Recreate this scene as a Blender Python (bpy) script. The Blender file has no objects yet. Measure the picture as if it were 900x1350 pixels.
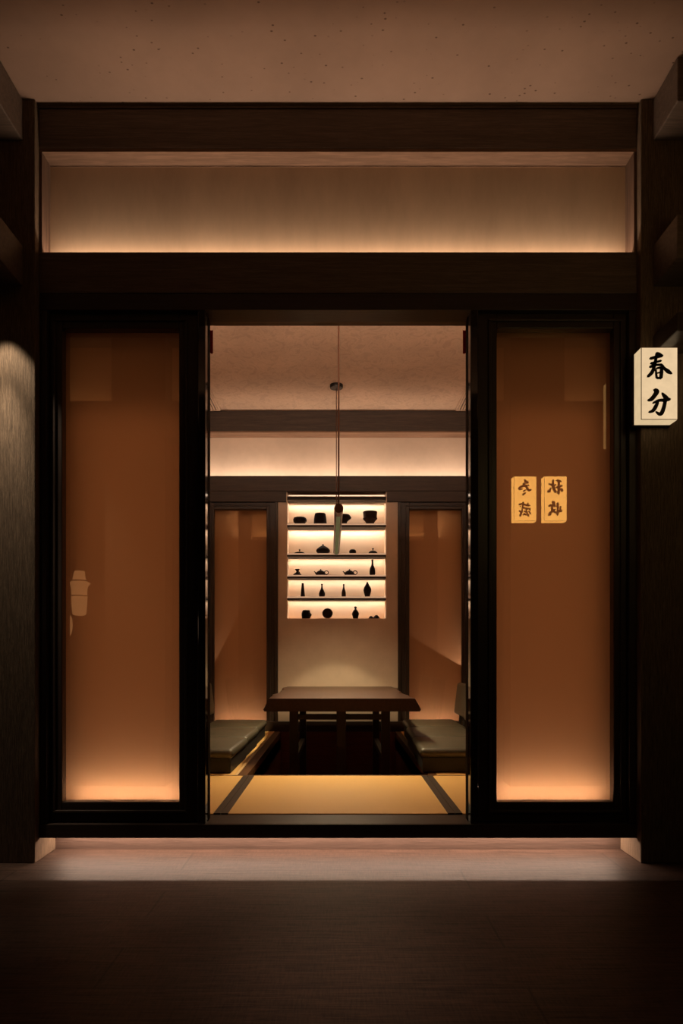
import bpy, bmesh, math, random
from mathutils import Vector, Matrix
random.seed(7)
S = bpy.context.scene
COL = S.collection
PI = math.pi

# ------------------------------------------------------------------ camera frame helpers (900 x 1350 photograph)
CX, HY, F, EYE = 445.3, 866.0, 900.0, 0.842
def px(x, Y): return (x - CX) * Y / F
def pz(y, Y): return EYE + (HY - y) * Y / F
def lin(r, g, b):
    def f(c):
        c /= 255.0
        return c / 12.92 if c <= 0.04045 else ((c + 0.055) / 1.055) ** 2.4
    return (f(r), f(g), f(b), 1.0)

# ------------------------------------------------------------------ materials
def new_mat(name):
    m = bpy.data.materials.new(name); m.use_nodes = True
    nt = m.node_tree
    for n in list(nt.nodes): nt.nodes.remove(n)
    out = nt.nodes.new('ShaderNodeOutputMaterial')
    return m, nt, out
def principled(nt, out, color, rough=0.5, metal=0.0, spec=0.5, coat=0.0):
    b = nt.nodes.new('ShaderNodeBsdfPrincipled')
    b.inputs['Base Color'].default_value = color
    b.inputs['Roughness'].default_value = rough
    b.inputs['Metallic'].default_value = metal
    b.inputs['Specular IOR Level'].default_value = spec
    b.inputs['Coat Weight'].default_value = coat
    nt.links.new(b.outputs[0], out.inputs[0])
    return b
def ramp(nt, fac, stops):
    r = nt.nodes.new('ShaderNodeValToRGB')
    el = r.color_ramp.elements
    el[0].position, el[0].color = stops[0]
    el[1].position, el[1].color = stops[-1]
    for p, c in stops[1:-1]:
        e = el.new(p); e.color = c
    nt.links.new(fac, r.inputs[0])
    return r.outputs[0]
def coords(nt, scale=(1, 1, 1), kind='Object'):
    tc = nt.nodes.new('ShaderNodeTexCoord')
    mp = nt.nodes.new('ShaderNodeMapping')
    mp.inputs['Scale'].default_value = scale
    nt.links.new(tc.outputs[kind], mp.inputs[0])
    return mp.outputs[0]
def noise(nt, vec, scale, detail=4, rough=0.55, dist=0.0):
    n = nt.nodes.new('ShaderNodeTexNoise')
    n.inputs['Scale'].default_value = scale
    n.inputs['Detail'].default_value = detail
    n.inputs['Roughness'].default_value = rough
    n.inputs['Distortion'].default_value = dist
    nt.links.new(vec, n.inputs['Vector'])
    return n.outputs[0]
def bump(nt, b, h, strength=0.3, dist=0.004):
    k = nt.nodes.new('ShaderNodeBump')
    k.inputs['Strength'].default_value = strength
    k.inputs['Distance'].default_value = dist
    nt.links.new(h, k.inputs['Height'])
    nt.links.new(k.outputs[0], b.inputs['Normal'])
def mul(c, k): return (c[0]*k, c[1]*k, c[2]*k, 1)

def wood(name, c, axis='X', rough=0.5, contrast=0.55, spec=0.4, bumpy=0.35, freq=1.0):
    m, nt, out = new_mat(name)
    b = principled(nt, out, c, rough, spec=spec)
    sc = {'X': (1.2, 22, 22), 'Y': (22, 1.2, 22), 'Z': (22, 22, 1.2)}[axis]
    sc = tuple(q * freq for q in sc)
    v = coords(nt, sc)
    n1 = noise(nt, v, 3.0, 6, 0.7, 0.5)
    v2 = coords(nt, tuple(s * 4 for s in sc))
    n2 = noise(nt, v2, 4.0, 3, 0.6)
    mx = nt.nodes.new('ShaderNodeMath'); mx.operation = 'MULTIPLY_ADD'
    nt.links.new(n2, mx.inputs[0]); mx.inputs[1].default_value = 0.45
    nt.links.new(n1, mx.inputs[2])
    col = ramp(nt, mx.outputs[0], [(0.35, mul(c, 1 - contrast)), (0.7, c), (1.0, mul(c, 1 + contrast * 1.2))])
    nt.links.new(col, b.inputs['Base Color'])
    bump(nt, b, mx.outputs[0], bumpy, 0.002)
    return m
def plain(name, c, rough=0.5, metal=0.0, spec=0.5, var=0.15, sc=25, coat=0.0, bumpy=0.1):
    m, nt, out = new_mat(name)
    b = principled(nt, out, c, rough, metal, spec, coat)
    n = noise(nt, coords(nt), sc, 4)
    col = ramp(nt, n, [(0.3, mul(c, 1 - var)), (0.75, mul(c, 1 + var))])
    nt.links.new(col, b.inputs['Base Color'])
    if bumpy: bump(nt, b, n, bumpy, 0.002)
    return m
def plaster(name, c, pores=True, streak=False, trowel=False):
    m, nt, out = new_mat(name)
    b = principled(nt, out, c, 0.85, spec=0.15)
    n = noise(nt, coords(nt, (2.2, 1, 0.7) if streak else (1, 1, 1)), 3.0 if streak else 2.2, 6, 0.65)
    col = ramp(nt, n, [(0.3, mul(c, 0.86)), (0.72, mul(c, 1.1))])
    if trowel:
        n3 = noise(nt, coords(nt, (1.5, 1.1, 1)), 6.0, 6, 0.65, 2.4)
        r3 = ramp(nt, n3, [(0.40, (0.80, 0.80, 0.80, 1)), (0.52, (1, 1, 1, 1)), (0.62, (0.88, 0.88, 0.88, 1))])
        mm = nt.nodes.new('ShaderNodeMix'); mm.data_type = 'RGBA'; mm.blend_type = 'MULTIPLY'
        mm.inputs[0].default_value = 0.8
        nt.links.new(col, mm.inputs[6]); nt.links.new(r3, mm.inputs[7]); col = mm.outputs[2]
        bump(nt, b, n3, 0.25, 0.004)
    if pores:
        vo = nt.nodes.new('ShaderNodeTexVoronoi')
        vo.inputs['Scale'].default_value = 27
        nt.links.new(coords(nt, (1.0, 1.4, 1)), vo.inputs['Vector'])
        pr = ramp(nt, vo.outputs['Distance'], [(0.0, (0.3, 0.28, 0.26, 1)), (0.10, (0.45, 0.42, 0.4, 1)), (0.16, (1, 1, 1, 1))])
        gate = noise(nt, coords(nt), 9, 3)
        gr = ramp(nt, gate, [(0.46, (0, 0, 0, 1)), (0.54, (1, 1, 1, 1))])
        mm = nt.nodes.new('ShaderNodeMix'); mm.data_type = 'RGBA'; mm.blend_type = 'MULTIPLY'
        nt.links.new(gr, mm.inputs[0])
        nt.links.new(col, mm.inputs[6]); nt.links.new(pr, mm.inputs[7]); col = mm.outputs[2]
    nt.links.new(col, b.inputs['Base Color'])
    return m
def emissive(name, c, s):
    m, nt, out = new_mat(name)
    e = nt.nodes.new('ShaderNodeEmission')
    e.inputs[0].default_value = c; e.inputs[1].default_value = s
    nt.links.new(e.outputs[0], out.inputs[0])
    return m
def lit_paper(name, c, s):
    m, nt, out = new_mat(name)
    e = nt.nodes.new('ShaderNodeEmission'); e.inputs[1].default_value = s
    n = noise(nt, coords(nt), 30, 4)
    nt.links.new(ramp(nt, n, [(0.3, mul(c, 0.93)), (0.7, mul(c, 1.05))]), e.inputs[0])
    nt.links.new(e.outputs[0], out.inputs[0])
    return m

DARK = lin(62, 42, 30)
M = {}
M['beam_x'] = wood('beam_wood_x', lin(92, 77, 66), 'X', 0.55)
M['beam_y'] = wood('beam_wood_y', lin(92, 77, 66), 'Y', 0.55)
M['post_z'] = wood('post_wood_z', lin(96, 80, 64), 'Z', 0.7, 0.95, spec=0.25, bumpy=1.0, freq=4.0)
M['frame_z'] = wood('frame_wood_z', lin(54, 43, 37), 'Z', 0.4, 0.3)
M['frame_x'] = wood('frame_wood_x', lin(54, 43, 37), 'X', 0.4, 0.3)
M['lacquer'] = plain('dark_lacquer', lin(40, 31, 26), 0.07, spec=0.7, var=0.1, sc=4, bumpy=0)
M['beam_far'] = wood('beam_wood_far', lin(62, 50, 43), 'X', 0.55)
M['matte'] = plain('matte_black', lin(30, 20, 16), 0.8, spec=0.1)
M['lining'] = wood('lining_wood', lin(124, 97, 79), 'X', 0.75, 0.5, spec=0.2)
M['lining_z'] = wood('lining_wood_z', lin(100, 78, 64), 'Z', 0.75, 0.5, spec=0.2)
M['ceil_a'] = plaster('corridor_plaster', lin(168, 139, 121), True)
M['niche'] = plaster('niche_plaster', lin(204, 174, 144), False, True)
M['ceil_b'] = plaster('trowelled_plaster', lin(205, 176, 154), False, False, True)
M['wallp'] = plaster('room_plaster', lin(214, 194, 176), False)
M['plinth'] = wood('plinth_wood', lin(106, 86, 76), 'X', 0.75, 0.3)
M['darkwall'] = plain('dark_wall', lin(70, 50, 38), 0.7)
M['table'] = wood('table_wood', lin(52, 32, 22), 'Y', 0.3, 0.5, spec=0.5, bumpy=0.12)
M['tableedge'] = wood('table_edge_wood', lin(70, 42, 28), 'Y', 0.42, 0.5)
M['leg'] = wood('leg_wood', lin(44, 28, 20), 'Z', 0.45, 0.4)
M['pit'] = wood('pit_wood', lin(128, 76, 56), 'X', 0.5, 0.4)
M['coping'] = wood('coping_wood', lin(96, 64, 38), 'Y', 0.45, 0.4)
M['coping_light'] = wood('pale_edge_wood', lin(225, 190, 140), 'Y', 0.5, 0.15)
M['leather'] = plain('black_leather', lin(66, 60, 48), 0.45, spec=0.55, var=0.12, sc=60, bumpy=0.25)
M['base'] = plain('chair_base', lin(24, 19, 16), 0.5)
M['clay'] = plain('dark_pottery', lin(30, 21, 17), 0.75, spec=0.12, var=0.3, sc=40)
M['clay2'] = plain('brown_pottery', lin(50, 36, 28), 0.75, spec=0.12, var=0.3, sc=40)
M['shelf_light'] = plain('pale_shelf_edge', lin(214, 178, 148), 0.5, var=0.05)
M['shelf_glow'] = lit_paper('painted_glow_edge', lin(205, 158, 124), 0.9)  # brightness of the board edges put in as emission, no lamp there
M['shelf_dark'] = plain('dark_shelf', lin(34, 21, 15), 0.7)
M['shelf_back'] = plain('shelf_back', lin(232, 208, 182), 0.7, var=0.04, sc=3, bumpy=0)
M['red'] = plain('dark_red_cloth', lin(150, 22, 13), 0.85)
M['border'] = plain('mat_border_cloth', lin(60, 46, 36), 0.42, sc=120, var=0.3)
M['black'] = plain('black_metal', lin(24, 20, 18), 0.4, 0.3)
M['bronze'] = plain('bronze_metal', lin(92, 60, 44), 0.35, 0.6)
M['ink'] = plain('black_ink', lin(24, 12, 8), 0.6, var=0.05, bumpy=0)
M['sign'] = lit_paper('sign_acrylic', lin(238, 205, 160), 0.95)
M['sign_edge'] = lit_paper('sign_acrylic_edge', lin(236, 205, 158), 0.85)
M['sign_far'] = lit_paper('sign_acrylic_warm', lin(255, 214, 140), 4.2)
M['edge_line'] = plain('edge_line', lin(150, 112, 80), 0.6)
M['lantern'] = lit_paper('lantern_paper', lin(255, 205, 165), 0.75)
M['diffuser'] = lit_paper('lamp_diffuser', lin(120, 112, 74), 0.55)
M['vent'] = plain('vent_metal', lin(110, 80, 60), 0.5)

def m_glass(name, f0):
    m, nt, out = new_mat(name)
    tr = nt.nodes.new('ShaderNodeBsdfTransparent'); tr.inputs[0].default_value = (0.93, 0.89, 0.85, 1)
    gl = nt.nodes.new('ShaderNodeBsdfGlossy'); gl.inputs[0].default_value = (1.0, 0.72, 0.40, 1); gl.inputs[1].default_value = 0.015
    ge = nt.nodes.new('ShaderNodeNewGeometry')
    dt = nt.nodes.new('ShaderNodeVectorMath'); dt.operation = 'DOT_PRODUCT'
    nt.links.new(ge.outputs['Normal'], dt.inputs[0]); nt.links.new(ge.outputs['Incoming'], dt.inputs[1])
    def math_(op, a, b_):
        n = nt.nodes.new('ShaderNodeMath'); n.operation = op
        for i, q in enumerate((a, b_)):
            if isinstance(q, (int, float)): n.inputs[i].default_value = q
            else: nt.links.new(q, n.inputs[i])
        return n.outputs[0]
    c = math_('ABSOLUTE', dt.outputs['Value'], 0.0)
    p = math_('POWER', math_('SUBTRACT', 1.0, c), 5.0)
    f = math_('ADD', math_('MULTIPLY', p, 1.0 - f0), f0)
    mx = nt.nodes.new('ShaderNodeMixShader')
    nt.links.new(f, mx.inputs[0]); nt.links.new(tr.outputs[0], mx.inputs[1]); nt.links.new(gl.outputs[0], mx.inputs[2])
    nt.links.new(mx.outputs[0], out.inputs[0])
    return m
M['glass'] = m_glass('bronze_glass', 0.10)
M['glass_far'] = m_glass('bronze_glass_far', 0.04)
def m_amber():
    m, nt, out = new_mat('amber_film')
    d = nt.nodes.new('ShaderNodeBsdfDiffuse'); t = nt.nodes.new('ShaderNodeBsdfTranslucent')
    d.inputs[0].default_value = lin(215, 178, 140); t.inputs[0].default_value = (0.54, 0.34, 0.21, 1)
    mx = nt.nodes.new('ShaderNodeMixShader'); mx.inputs[0].default_value = 0.45
    nt.links.new(d.outputs[0], mx.inputs[1]); nt.links.new(t.outputs[0], mx.inputs[2]); nt.links.new(mx.outputs[0], out.inputs[0])
    return m
M['amber'] = m_amber()
def m_tatami():
    m, nt, out = new_mat('tatami_straw')
    c = lin(206, 164, 100)
    b = principled(nt, out, c, 0.5, spec=0.35)
    n = noise(nt, coords(nt, (22, 60, 1)), 4, 3)
    n2 = noise(nt, coords(nt, (60, 60, 1)), 3, 3, 0.7)
    ad = nt.nodes.new('ShaderNodeMath'); ad.operation = 'ADD'
    nt.links.new(n, ad.inputs[0]); nt.links.new(n2, ad.inputs[1])
    nt.links.new(ramp(nt, ad.outputs[0], [(0.4, mul(c, 0.5)), (0.62, mul(c, 1.0)), (0.9, mul(c, 1.2))]), b.inputs['Base Color'])
    bump(nt, b, ad.outputs[0], 0.5, 0.003)
    return m
M['tatami'] = m_tatami()
def m_floor():
    m, nt, out = new_mat('floor_planks')
    b = principled(nt, out, (0.1, 0.07, 0.05, 1), 0.5, spec=0.15)
    br = nt.nodes.new('ShaderNodeTexBrick')
    br.inputs['Scale'].default_value = 1.0
    br.inputs['Brick Width'].default_value = 1.75
    br.inputs['Row Height'].default_value = 0.24
    br.inputs['Mortar Size'].default_value = 0.004
    br.inputs['Mortar Smooth'].default_value = 0.3
    br.offset = 0.37
    c = lin(58, 44, 37)
    br.inputs['Color1'].default_value = mul(c, 0.92); br.inputs['Color2'].default_value = mul(c, 1.06)
    br.inputs['Mortar'].default_value = mul(c, 0.55)
    mp = coords(nt); mpn = mp.node
    mpn.inputs['Location'].default_value = (0.62, -0.055, 0)
    nt.links.new(mp, br.inputs['Vector'])
    n = noise(nt, coords(nt, (1.5, 26, 1)), 4, 6, 0.7, 0.6)
    n2 = noise(nt, coords(nt, (90, 8, 1)), 2, 3, 0.7)
    ad = nt.nodes.new('ShaderNodeMath'); ad.operation = 'MULTIPLY_ADD'
    nt.links.new(n2, ad.inputs[0]); ad.inputs[1].default_value = 0.5; nt.links.new(n, ad.inputs[2])
    g = ramp(nt, ad.outputs[0], [(0.5, (0.25, 0.25, 0.25, 1)), (0.9, (1.7, 1.7, 1.7, 1))])
    mm = nt.nodes.new('ShaderNodeMix'); mm.data_type = 'RGBA'; mm.blend_type = 'MULTIPLY'; mm.inputs[0].default_value = 1
    nt.links.new(br.outputs[0], mm.inputs[6]); nt.links.new(g, mm.inputs[7])
    nt.links.new(mm.outputs[2], b.inputs['Base Color'])
    bump(nt, b, ad.outputs[0], 0.6, 0.002)
    return m
M['floor'] = m_floor()

# ------------------------------------------------------------------ object helpers
def wloc(o):
    v = Vector((0, 0, 0))
    while o is not None:
        v += o.location; o = o.parent
    return v
def link(name, bm, mat, parent=None, smooth=False, origin=None, mats=None):
    """bm is in world coordinates; the object's own origin goes to `origin` (default: centre bottom)."""
    bmesh.ops.recalc_face_normals(bm, faces=bm.faces)
    xs = [v.co for v in bm.verts]
    if origin is None:
        lo = [min(c[i] for c in xs) for i in range(3)]; hi = [max(c[i] for c in xs) for i in range(3)]
        origin = Vector((0, 0, 0)) if parent is None else wloc(parent)
    origin = Vector(origin)
    bmesh.ops.translate(bm, verts=bm.verts, vec=-origin)
    me = bpy.data.meshes.new(name); bm.to_mesh(me); bm.free()
    for mm in (mats or [mat]): me.materials.append(mm)
    if smooth:
        for p in me.polygons: p.use_smooth = True
    o = bpy.data.objects.new(name, me); COL.objects.link(o)
    if parent is not None:
        o.parent = parent; o.location = origin - wloc(parent)
    else:
        o.location = origin
    return o
def tag(o, label, cat, group=None, kind=None):
    o['label'] = label; o['category'] = cat
    if group: o['group'] = group
    if kind: o['kind'] = kind
    return o
def thing(name, label, cat, loc=(0, 0, 0), group=None, kind=None):
    o = bpy.data.objects.new(name, None); COL.objects.link(o); o.location = loc
    o.empty_display_size = 0.05
    return tag(o, label, cat, group, kind)
def box(bm, x0, x1, y0, y1, z0, z1, bev=0.0, seg=2):
    r = bmesh.ops.create_cube(bm, size=1)
    vs = r['verts']
    for v in vs:
        v.co = Vector(((x0 + x1) / 2 + v.co.x * (x1 - x0), (y0 + y1) / 2 + v.co.y * (y1 - y0), (z0 + z1) / 2 + v.co.z * (z1 - z0)))
    if bev:
        es = list({e for v in vs for e in v.link_edges})
        bmesh.ops.bevel(bm, geom=es, offset=bev, segments=seg, affect='EDGES', profile=0.5)
    return bm
def BX(*a, **k): return box(bmesh.new(), *a, **k)
def lathe(bm, cx, cy, z0, prof, seg=28, M4=None):
    rings = []
    for r, z in prof:
        if r < 1e-5:
            rings.append([bm.verts.new((cx, cy, z0 + z))])
        else:
            rings.append([bm.verts.new((cx + r * math.cos(2 * PI * i / seg), cy + r * math.sin(2 * PI * i / seg), z0 + z)) for i in range(seg)])
    for a, b in zip(rings, rings[1:]):
        for i in range(seg):
            j = (i + 1) % seg
            if len(a) == 1 and len(b) > 1: bm.faces.new((a[0], b[j], b[i]))
            elif len(b) == 1 and len(a) > 1: bm.faces.new((a[i], a[j], b[0]))
            elif len(a) > 1: bm.faces.new((a[i], a[j], b[j], b[i]))
    if len(rings[0]) > 1: bm.faces.new(rings[0][::-1])
    if len(rings[-1]) > 1: bm.faces.new(rings[-1])
    return bm
def tube(bm, pts, rad, seg=10, close=False):
    pts = [Vector(p) for p in pts]; n = len(pts)
    rs = rad if isinstance(rad, (list, tuple)) else [rad] * n
    rings = []
    up = None
    for i, p in enumerate(pts):
        if close: d = pts[(i + 1) % n] - pts[i - 1]
        else: d = pts[min(i + 1, n - 1)] - pts[max(i - 1, 0)]
        d.normalize()
        if up is None:
            up = Vector((0, 0, 1)) if abs(d.z) < 0.9 else Vector((0, 1, 0))
        s = d.cross(up).normalized(); u = s.cross(d).normalized(); up = u
        rings.append([bm.verts.new(p + (s * math.cos(2 * PI * k / seg) + u * math.sin(2 * PI * k / seg)) * rs[i]) for k in range(seg)])
    rng = range(n) if close else range(n - 1)
    for i in rng:
        a, b = rings[i], rings[(i + 1) % n]
        for k in range(seg):
            l = (k + 1) % seg
            bm.faces.new((a[k], a[l], b[l], b[k]))
    if not close:
        bm.faces.new(rings[0][::-1]); bm.faces.new(rings[-1])
    return bm
def struct(name, bm, mat, label, cat, parent=None, **k):
    o = link(name, bm, mat, parent, **k)
    if parent is None: tag(o, label, cat, kind='structure')
    return o
def area(name, loc, sx, sy, power, color, rot=(0, 0, 0), spread=180):
    l = bpy.data.lights.new(name, 'AREA'); l.shape = 'RECTANGLE'; l.size = sx; l.size_y = sy
    l.energy = power; l.color = color[:3]; l.spread = math.radians(spread)
    o = bpy.data.objects.new(name, l); COL.objects.link(o); o.location = loc; o.rotation_euler = rot
    return o
def spot(name, loc, target, power, color, angle, blend=0.15, size=0.01):
    l = bpy.data.lights.new(name, 'SPOT'); l.energy = power; l.color = color[:3]
    l.spot_size = math.radians(angle); l.spot_blend = blend; l.shadow_soft_size = size
    o = bpy.data.objects.new(name, l); COL.objects.link(o); o.location = loc
    d = Vector(target) - Vector(loc)
    o.rotation_euler = d.to_track_quat('-Z', 'Y').to_euler()
    return o
SHELFC = (1.0, 0.78, 0.60)
WARM = (1.0, 0.74, 0.54)
PINK = (1.0, 0.70, 0.52)
YEL = (1.0, 0.76, 0.42)
UP = (PI, 0, 0)      # area light facing +Z

# ------------------------------------------------------------------ key levels
CEIL = 3.118
HB = 2.277; HT = 2.515; TB = 2.930          # header bottom / top, upper beam bottom
TAT = 0.155
DY = 3.488                                    # the far wall repeats the near one this much deeper
PX = 1.235                                    # inner face of the posts
WX = 1.42                                     # side walls of the dining room

# ------------------------------------------------------------------ corridor shell
struct('floor', BX(-3.2, 3.2, -2.6, 2.995, -0.06, 0.0), M['floor'], 'dark wooden plank floor of the corridor in front of the raised room', 'floor')
struct('ceiling', BX(-3.2, 3.2, -2.6, 2.93, CEIL, CEIL + 0.1), M['ceil_a'], 'brown pitted plaster ceiling of the corridor above the doorway', 'ceiling')
struct('wall_left', BX(-3.2, -3.1, -2.6, 2.78, 0, CEIL), M['darkwall'], 'dark end wall of the corridor on the left', 'wall')
struct('wall_right', BX(3.1, 3.2, -2.6, 2.78, 0, CEIL), M['darkwall'], 'dark end wall of the corridor on the right', 'wall')
struct('wall_rear', BX(-3.1, 3.1, -2.6, -2.5, 0, CEIL), M['darkwall'], 'dark wall closing the room opposite the doorway', 'wall')
# posts and side panels of the facade
struct('trim_1', BX(-3.1, -PX, 2.785, 3.0, 0, CEIL, bev=0.004), M['post_z'], 'grainy timber wall panel left of the doorway washed by a small downlight', 'wall panel')
struct('trim_2', BX(PX, 3.1, 2.785, 3.0, 0, CEIL, bev=0.004), M['post_z'], 'dark timber wall panel right of the doorway behind the lit sign', 'wall panel')
# corbel beams standing out of the side panels
def corbel(name, side, z0, z1, label, mat='beam_x'):
    xa, xb = side * 1.285, side * 2.6
    struct(name, BX(min(xa, xb), max(xa, xb), 2.585, 2.787, z0, z1, bev=0.005), M[mat], label, 'beam')
corbel('trim_3', -1, 2.948, 3.116, 'dark timber beam at the ceiling in the upper left corner')
corbel('trim_4', -1, 2.352, 2.520, 'dark timber beam on the left panel just above the light scallop')
corbel('trim_5', 1, 2.948, 3.116, 'dark timber beam at the ceiling in the upper right corner')
corbel('trim_6', 1, 2.352, 2.520, 'dark timber beam on the right panel, second from the ceiling')
corbel('trim_7', 1, 2.078, 2.150, 'dark timber beam on the right panel just above the lit sign', 'frame_x')

# facade beams
struct('trim_8', BX(-PX, PX, 2.82, 2.905, TB + 0.012, CEIL - 0.012, bev=0.003), M['beam_x'], 'wide dark timber beam under the corridor ceiling above the lit niche', 'beam')
b = BX(-PX, PX, 2.815, 2.925, CEIL - 0.012, CEIL); struct('trim_9', b, M['beam_x'], 'thin dark strip where the upper beam meets the corridor ceiling', 'trim')
b = BX(-PX, PX, 2.82, 2.85, 2.345, HT, bev=0.003); box(b, -PX, PX, 2.85, 2.905, 2.345, 2.478)
struct('trim_10', b, M['beam_x'], 'wide dark timber header over the doorway below the lit niche', 'beam')
struct('trim_11', BX(-PX, PX, 2.823, 2.925, HB, 2.345, bev=0.002), M['frame_x'], 'dark sliding track board under the header', 'trim')
# lit niche between the beams
struct('wall_front', BX(-WX, WX, 2.905, 2.94, 2.345, CEIL), M['niche'], 'plaster wall strip of the lit niche above the doorway', 'wall')
b = BX(-PX + 0.001, PX - 0.001, 2.822, 2.905, TB, TB + 0.012); box(b, -PX + 0.012, PX - 0.012, 2.902, 2.905, TB - 0.004, TB)
struct('trim_12', b, M['lining'], 'brown wooden soffit of the lit niche above the doorway', 'trim')
for i, s in ((13, -1), (14, 1)):
    b = BX(min(s * PX, s * (PX - 0.012)), max(s * PX, s * (PX - 0.012)), 2.822, 2.905, HT - 0.03, TB)
    struct('trim_%d' % i, b, M['lining_z'], 'brown wooden %s end lining of the lit niche above the doorway' % ('left' if s < 0 else 'right'), 'trim')
area('niche_light', (0, 2.872, 2.486), 2.42, 0.012, 5.2, WARM, UP)

# ------------------------------------------------------------------ sliding doors (near and far walls)
def sliding_door(n, s, dy, label):
    """s = side (-1 left, 1 right)"""
    Y = 2.85 + dy
    xi, xo = 0.6634, 1.151          # pane edges
    li, lo_ = 0.581, 1.205          # leaf edges
    zt, zb = pz(433, 2.85), pz(1057, 2.85)
    zlt, zlb = HB, pz(1084, 2.85)
    root = thing('door_%d' % n, label, 'sliding door', (s * 0.9, Y, zlb), kind='structure')
    def sx(a, c): return (min(s * a, s * c), max(s * a, s * c))
    for nm, (a, c) in (('stile', (li, xi)), ('stile', (xo, lo_))):
        x0, x1 = sx(a, c)
        bm = BX(x0, x1, Y, Y + 0.045, zlb, zlt, bev=0.004)
        # inner moulding step
        if c == xi: m0, m1 = sx(xi - 0.03, xi)
        else: m0, m1 = sx(xo, xo + 0.03)
        link(nm, bm, M['frame_z'], root)
    x0, x1 = sx(xi, xo)
    link('rail', BX(x0, x1, Y, Y + 0.045, zt, zlt, bev=0.004), M['frame_x'], root)
    link('rail', BX(x0, x1, Y, Y + 0.045, zlb, zb, bev=0.004), M['frame_x'], root)
    # raised bead around the leaf
    bm = bmesh.new()
    a0, a1 = sx(xi - 0.036, xo + 0.036)
    w = 0.011
    box(bm, a0, a1, Y - 0.010, Y + 0.002, zt + 0.028, zt + 0.028 + w, bev=0.003)
    box(bm, a0, a1, Y - 0.010, Y + 0.002, zb - 0.034 - w, zb - 0.034, bev=0.003)
    box(bm, a0, a0 + w, Y - 0.010, Y + 0.002, zb - 0.034, zt + 0.028, bev=0.003)
    box(bm, a1 - w, a1, Y - 0.010, Y + 0.002, zb - 0.034, zt + 0.028, bev=0.003)
    link('bead', bm, M['frame_z'], root)
    link('glass_pane', BX(x0 - 0.004, x1 + 0.004, Y + 0.043, Y + 0.0445, zb - 0.01, zt + 0.01), M['glass'] if dy == 0 else M['glass_far'], root)
    PD = 0.13 if dy == 0 else 0.17
    OE = 0.055 if dy == 0 else 0.24
    e0, e1 = (x0 - OE, x1 + 0.055) if s < 0 else (x0 - 0.055, x1 + OE)
    link('amber_panel', BX(e0 + 0.01, e1 - 0.01, Y + PD, Y + PD + 0.003, zb - 0.03, zt + 0.05), M['amber'], root)
    # reveal of the light box behind the pane
    bm = bmesh.new()
    for q in (e0, e1 - 0.01):
        box(bm, q, q + 0.01, Y + 0.0455, Y + PD + 0.09, zb - 0.05, zt + 0.06)
    box(bm, e0, e1, Y + 0.0455, Y + PD + 0.09, zt + 0.05, zt + 0.06)
    box(bm, e0, e1, Y + 0.0455, Y + PD + 0.09, zb - 0.06, zb - 0.05)
    link('light_box', bm, M['darkwall'], root)
    link('light_box_back', BX(e0, e1, Y + PD + 0.09, Y + PD + 0.098, zb - 0.06, zt + 0.06), M['darkwall'], root)
    area('panel_backlight', ((x0 + x1) / 2, Y + PD + 0.080, 1.12 if dy == 0 else 1.23), x1 - x0, 1.6 if dy == 0 else 1.95, BACKP * 0.68 if dy == 0 else BACKP * 0.5, (1.0, 0.8, 0.6), (-PI / 2, 0, 0))
    if dy == 0: area('panel_backlight', ((x0 + x1) / 2, Y + PD + 0.085, 1.23), x1 - x0, 1.95, BACKP * 0.42, (1.0, 0.8, 0.6), (-PI / 2, 0, 0))
    a = area('door_light', ((x0 + x1) / 2, Y + 0.056, zb - 0.010), x1 - x0 - 0.01, 0.012, DOORP if dy == 0 else 8.0, PINK, (PI - 0.7, 0, 0))
    return root
DOORP = 1.2; BACKP = 6.0
sliding_door(1, -1, 0, 'amber glass sliding door with dark frame left of the open doorway')
sliding_door(2, 1, 0, 'amber glass sliding door with dark frame right of the open doorway, two signs mirrored in it')
sliding_door(3, -1, DY, 'amber glass sliding door in the far wall left of the pottery shelves')
sliding_door(4, 1, DY, 'amber glass sliding door in the far wall right of the pottery shelves')

# added unseen spots for the diagonal light edges, in the outer corners of the two far light boxes
def added_corner_spot(X, z, ang, half, power):
    a = math.radians(ang)
    spot('added_corner_spot', (X, 2.85 + DY + 0.060, z), (X + math.cos(a), 2.85 + DY + 0.12, z + math.sin(a)), power, PINK, half * 2, 0.12, 0.006)
added_corner_spot(-1.375, 0.31, 82, 17, 20.0)
added_corner_spot(1.375, 0.59, 117, 30, 12.0)

# jambs at the outer ends, doorway jambs, inner header
n = 15
for dy, w in ((0, 'near'), (DY, 'far')):
    for s, t in ((-1, 'left'), (1, 'right')):
        a, c = sorted((s * 1.205, s * (PX if dy == 0 else WX)))
        struct('trim_%d' % n, BX(a, c, 2.825 + dy, (2.93 if dy == 0 else 2.893) + dy, pz(1084, 2.85), HB, bev=0.003), M['frame_z'], 'dark %s end jamb of the %s sliding door wall' % (t, w), 'door jamb'); n += 1
for s, t in ((-1, 'left'), (1, 'right')):
    a, c = sorted((s * 0.548, s * 0.581))
    b = BX(a, c, 2.822, 2.875, 0.15, HB, bev=0.005, seg=3)
    struct('trim_%d' % n, b, M['lacquer'], 'glossy dark %s jamb of the open doorway' % t, 'door jamb'); n += 1
    a, c = sorted((s * 0.5465, s * 0.581))
    struct('trim_%d' % n, BX(a, c, 2.877, 2.925, 0.15, HB, bev=0.002), M['matte'], 'matt black inner half of the %s doorway jamb' % t, 'door jamb'); n += 1
    a, c = sorted((s * 0.577, s * 0.60))
    struct('trim_%d' % n, BX(a, c, 2.926, 3.03, 0.15, 2.31, bev=0.003), M['lacquer'], 'inner dark edge of the %s doorway jamb' % t, 'door jamb'); n += 1
struct('trim_%d' % n, BX(-WX, WX, 2.945, 3.03, 2.31, 2.478, bev=0.003), M['beam_x'], 'dark timber header over the doorway seen from inside the room', 'beam'); n += 1
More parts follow.
